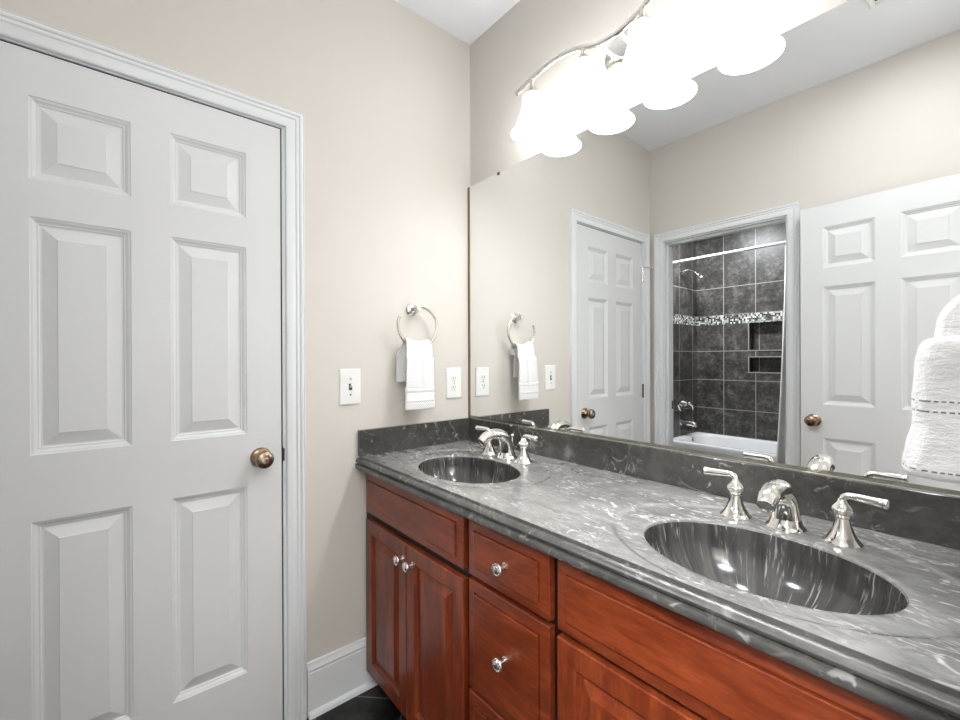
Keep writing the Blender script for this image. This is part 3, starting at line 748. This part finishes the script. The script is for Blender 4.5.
for q in (-.0195, .0195):
    r = MB().lathe([(.0165, 0), (.0165, .0015), (.0155, .002), (0, .002)], (.006, -.1025, 1.150+q), 'x', 28).build('receptacle', M_PLASTIC, e, 30)
    s = MB()
    for yy, hh in ((-.0062, .0045), (.0062, .0038)): s.box((.0079, -.1025+yy-.0012, 1.150+q+.003-hh), (.0084, -.1025+yy+.0012, 1.150+q+.003+hh))
    s.lathe([(.0024, 0), (.0024, .0004), (0, .0005)], (.0079, -.1025, 1.150+q-.0075), 'x', 10)
    s.build('slots', M_BLACK, r, 0)
MB().lathe([(.003, 0), (.003, .001), (0, .0012)], (.006, -.1025, 1.150), 'x', 12).build('screw', M_SATIN, e, 30)

# ---------------------------------------------------------------- tub room contents
tub = MB(); ty0, ty1 = -2.925, TY1+.002; cx, cy = (TX0+TX1)/2, (ty0+ty1)/2; hx, hy = (TX1-TX0)/2-.002, (ty0-ty1)/2; RZ = .458
rr = [rrect(cx, cy, hx, hy, .012, 0), rrect(cx, cy, hx, hy, .012, RZ-.03), rrect(cx, cy, hx+.0, hy, .014, RZ-.012), rrect(cx, cy, hx-.004, hy-.004, .014, RZ-.003), rrect(cx, cy, hx-.012, hy-.012, .016, RZ),
      rrect(cx+.01, cy, hx-.075, hy-.062, .11, RZ), rrect(cx+.01, cy, hx-.087, hy-.072, .11, RZ-.006), rrect(cx+.01, cy, hx-.095, hy-.08, .12, RZ-.03), rrect(cx+.02, cy, hx-.13, hy-.10, .14, .15), rrect(cx+.02, cy, hx-.18, hy-.15, .12, .09)]
tub.rings(rr, True, True, True)
bt = empty('bathtub', (cx, cy, 0)); tag(bt, 'white alcove bathtub below the dark tiled wall in the next room, seen in the mirror', 'bathtub')
tub.build('tub_body', M_ACRYL, bt, 40)
MB().lathe([(.032, 0), (.032, .004), (.026, .009), (.018, .011), (.008, .010), (0, .010)], (TX0+.099, -3.29, .405), 'x', 28).build('overflow_plate', M_DARKM, bt, 30)
# rod
rd = empty('shower_rod', (.2, -2.90, 2.185)); tag(rd, 'straight white shower curtain rod across the tub', 'curtain rod')
MB().tube([(TX0+.006, -2.90, 2.180), (TX1-.006, -2.90, 2.190)], .0125, 16).build('rod', M_ACRYL, rd, 40)
for x, a in ((TX0+.0045, 'x'), (TX1-.0005, '-x')): MB().lathe([(.026, 0), (.026, .004), (.018, .012), (0, .012)], (x, -2.90, 2.18), a, 24).build('flange', M_ACRYL, rd, 30)
# curtain pushed to one end
cu = MB(); rows = []
for i in range(41):
    t = i/40; z = 2.150 - t*(2.150-.40); row = []
    xl = .478 - .062*t**1.6
    for j in range(121):
        s = j/120; x = xl+(.955-xl)*s
        row.append((x, -2.872+.028*t*.6+.026*math.sin(s*2*PI*9)*(.75+.25*t)+.006*math.sin(s*31+t*3), z))
    rows.append(row)
cu.rings(rows, False)
sc_ = empty('shower_curtain', (.7, -2.87, 2.1)); tag(sc_, 'white shower curtain pushed to one end of the rod, half hidden by the doorway', 'shower curtain')
co = cu.build('curtain_cloth', M_CURT, sc_, 60, recalc=False); sd = co.modifiers.new('s', 'SOLIDIFY'); sd.thickness = .002
for k in range(9):
    x = .49+k*.055; zr = 2.180+.010*(x-TX0)/(TX1-TX0)-.0076; ring = [(x, -2.90+.022*math.cos(a), zr+.022*math.sin(a)) for a in [2*PI*q/20 for q in range(21)]]
    MB().tube(ring, .0016, 8, cap=False).build('curtain_hook', M_CHROME, sc_, 40)
# shower head
shd = empty('shower_sprayer', (TX0, -3.28, 2.15)); tag(shd, 'chrome shower head on a curved arm high on the tiled side wall', 'shower head')
MB().lathe([(.028, .0045), (.028, .007), (.020, .014), (.012, .018), (0, .018)], (TX0, -3.28, 2.15), 'x', 28).build('flange', M_CHROME, shd, 30)
arm = spline([(TX0+.01, -3.28, 2.15), (TX0+.06, -3.28, 2.165), (TX0+.12, -3.28, 2.145), (TX0+.165, -3.28, 2.105)], 8)
MB().tube(arm, .0095, 14).build('shower_arm', M_CHROME, shd, 40)
dr = Vector((.62, 0, -.78))
MB().lathe([(.011, -.01), (.016, .0), (.016, .012), (.012, .02), (.018, .032), (.034, .05), (.046, .058), (.046, .066), (.040, .069), (0, .069)], arm[-1], dr, 32).build('spray_head', M_CHROME, shd, 30)
# valve
sv = empty('shower_valve', (TX0, -3.27, .79)); tag(sv, 'chrome shower valve with round plate and lever above the tub spout', 'shower valve')
MB().lathe([(.082, .0005), (.082, .004), (.074, .010), (.05, .014), (.032, .016), (.028, .04), (.024, .06), (0, .062)], (TX0, -3.27, .79), 'x', 40).build('valve_plate', M_CHROME, sv, 30)
MB().tube(spline([(TX0+.055, -3.27, .79), (TX0+.085, -3.27, .792), (TX0+.102, -3.285, .775), (TX0+.105, -3.30, .735)], 6), [.018]*9+[.014]*5+[.010]*5, 14).build('valve_lever', M_CHROME, sv, 40)
ts = empty('tub_spout', (TX0, -3.27, .59)); tag(ts, 'chrome tub spout with diverter below the shower valve', 'tub spout')
sp_ = MB(); sp_.tube(spline([(TX0+.0045, -3.27, .592), (TX0+.05, -3.27, .592), (TX0+.11, -3.27, .590), (TX0+.145, -3.27, .575), (TX0+.15, -3.27, .556)], 5), [.027]*10+[.026]*5+[.022]*6, 20)
sp_.build('spout_body', M_CHROME, ts, 40)
MB().lathe([(.032, .0005), (.032, .006), (.027, .010), (0, .010)], (TX0, -3.27, .592), 'x', 24).build('flange', M_CHROME, ts, 30)
MB().lathe([(.003, 0), (.003, .018), (.008, .020), (.008, .026), (0, .028)], (TX0+.125, -3.27, .610), 'z', 14).build('diverter_knob', M_CHROME, ts, 30)

# ---------------------------------------------------------------- ceiling fan grille with added fill light, tub room lamp, added hall fill lamps
vf = empty('exhaust_fan', (1.36, -1.05, H)); tag(vf, 'white square exhaust fan grille on the ceiling, its corner seen at the mirror top', 'exhaust fan')
fx0, fx1, fy0, fy1 = 1.226, 1.496, -1.176, -.906
fr = MB(); t = .022
fr.rings([[(x, y, z) for x, y in ((fx0+i, fy0+i), (fx1-i, fy0+i), (fx1-i, fy1-i), (fx0+i, fy1-i))] for z, i in ((H-.0005, 0), (H-.010, .002), (H-.016, .008), (H-.016, t), (H-.004, t))], True, False, False)
fr.build('grille_frame', M_PLASTIC, vf, 0)
for k in range(9):
    y = fy0+t+.006+k*.0262
    for xa, xb in (((fx0+t-.002, fx0+.085), (fx1-.085, fx1-t+.002)) if 2 <= k <= 6 else ((fx0+t-.002, fx1-t+.002),)):
        MB().box((xa, y, H-.0145), (xb, y+.013, H-.0115)).build('slat', M_PLASTIC, vf, 0)
MB().box((fx0+t, fy0+t, H-.003), (fx1-t, fy1-t, H-.0005)).build('fan_opening', M_BLACK, vf, 0)
MB().box((fx0+.087, fy0+t+.057, H-.020), (fx1-.087, fy1-t-.057, H-.0035)).build('fill_lens', M_DOME, vf, 0, bevel=.003)  # glowing lens added to the grille as room fill
ld = bpy.data.lights.new('fan_fill_light', 'AREA'); ld.shape = 'SQUARE'; ld.size = .15; ld.energy = FAN_FILL_W; ld.color = ROOM_COL
lo = bpy.data.objects.new('fan_fill_light', ld); COL.objects.link(lo); lo.parent = vf; lo.location = (0, .01, -.03)

def dome(label, x, y, r, watts, col=ROOM_COL):
    e = empty('ceiling_light', (x, y, H)); tag(e, label, 'ceiling light')
    MB().lathe([(r, .0005), (r, .014), (r-.006, .018), (0, .018)], (x, y, H), '-z', 40).build('lamp_base', M_SATIN, e, 30)
    MB().lathe([(r-.010, .0185), (r-.014, .035), (r*.72, .062), (r*.38, .078), (0, .083)], (x, y, H), '-z', 40).build('glass_dome', M_DOME, e, 50)
    ld = bpy.data.lights.new('dome_light', 'AREA'); ld.shape = 'DISK'; ld.size = r*1.9; ld.energy = watts; ld.color = col
    lo = bpy.data.objects.new('dome_light', ld); COL.objects.link(lo); lo.parent = e; lo.location = (0, 0, -.088)
    return e
dome('round glass ceiling lamp in the tub room', -.15, -2.75, .15, TUB_W)
dome('round glass fill lamp added unseen in the hallway, nearest the entrance door', 2.15, -2.12, .15, HALL_FILL_W)  # unseen hall lamp, added to fill the vanity through the doorway
dome('round glass fill lamp added unseen in the hallway, against the far hall wall', 2.54, -1.66, .15, HALL2_FILL_W)  # second unseen lamp, added to fill the low door and cabinets
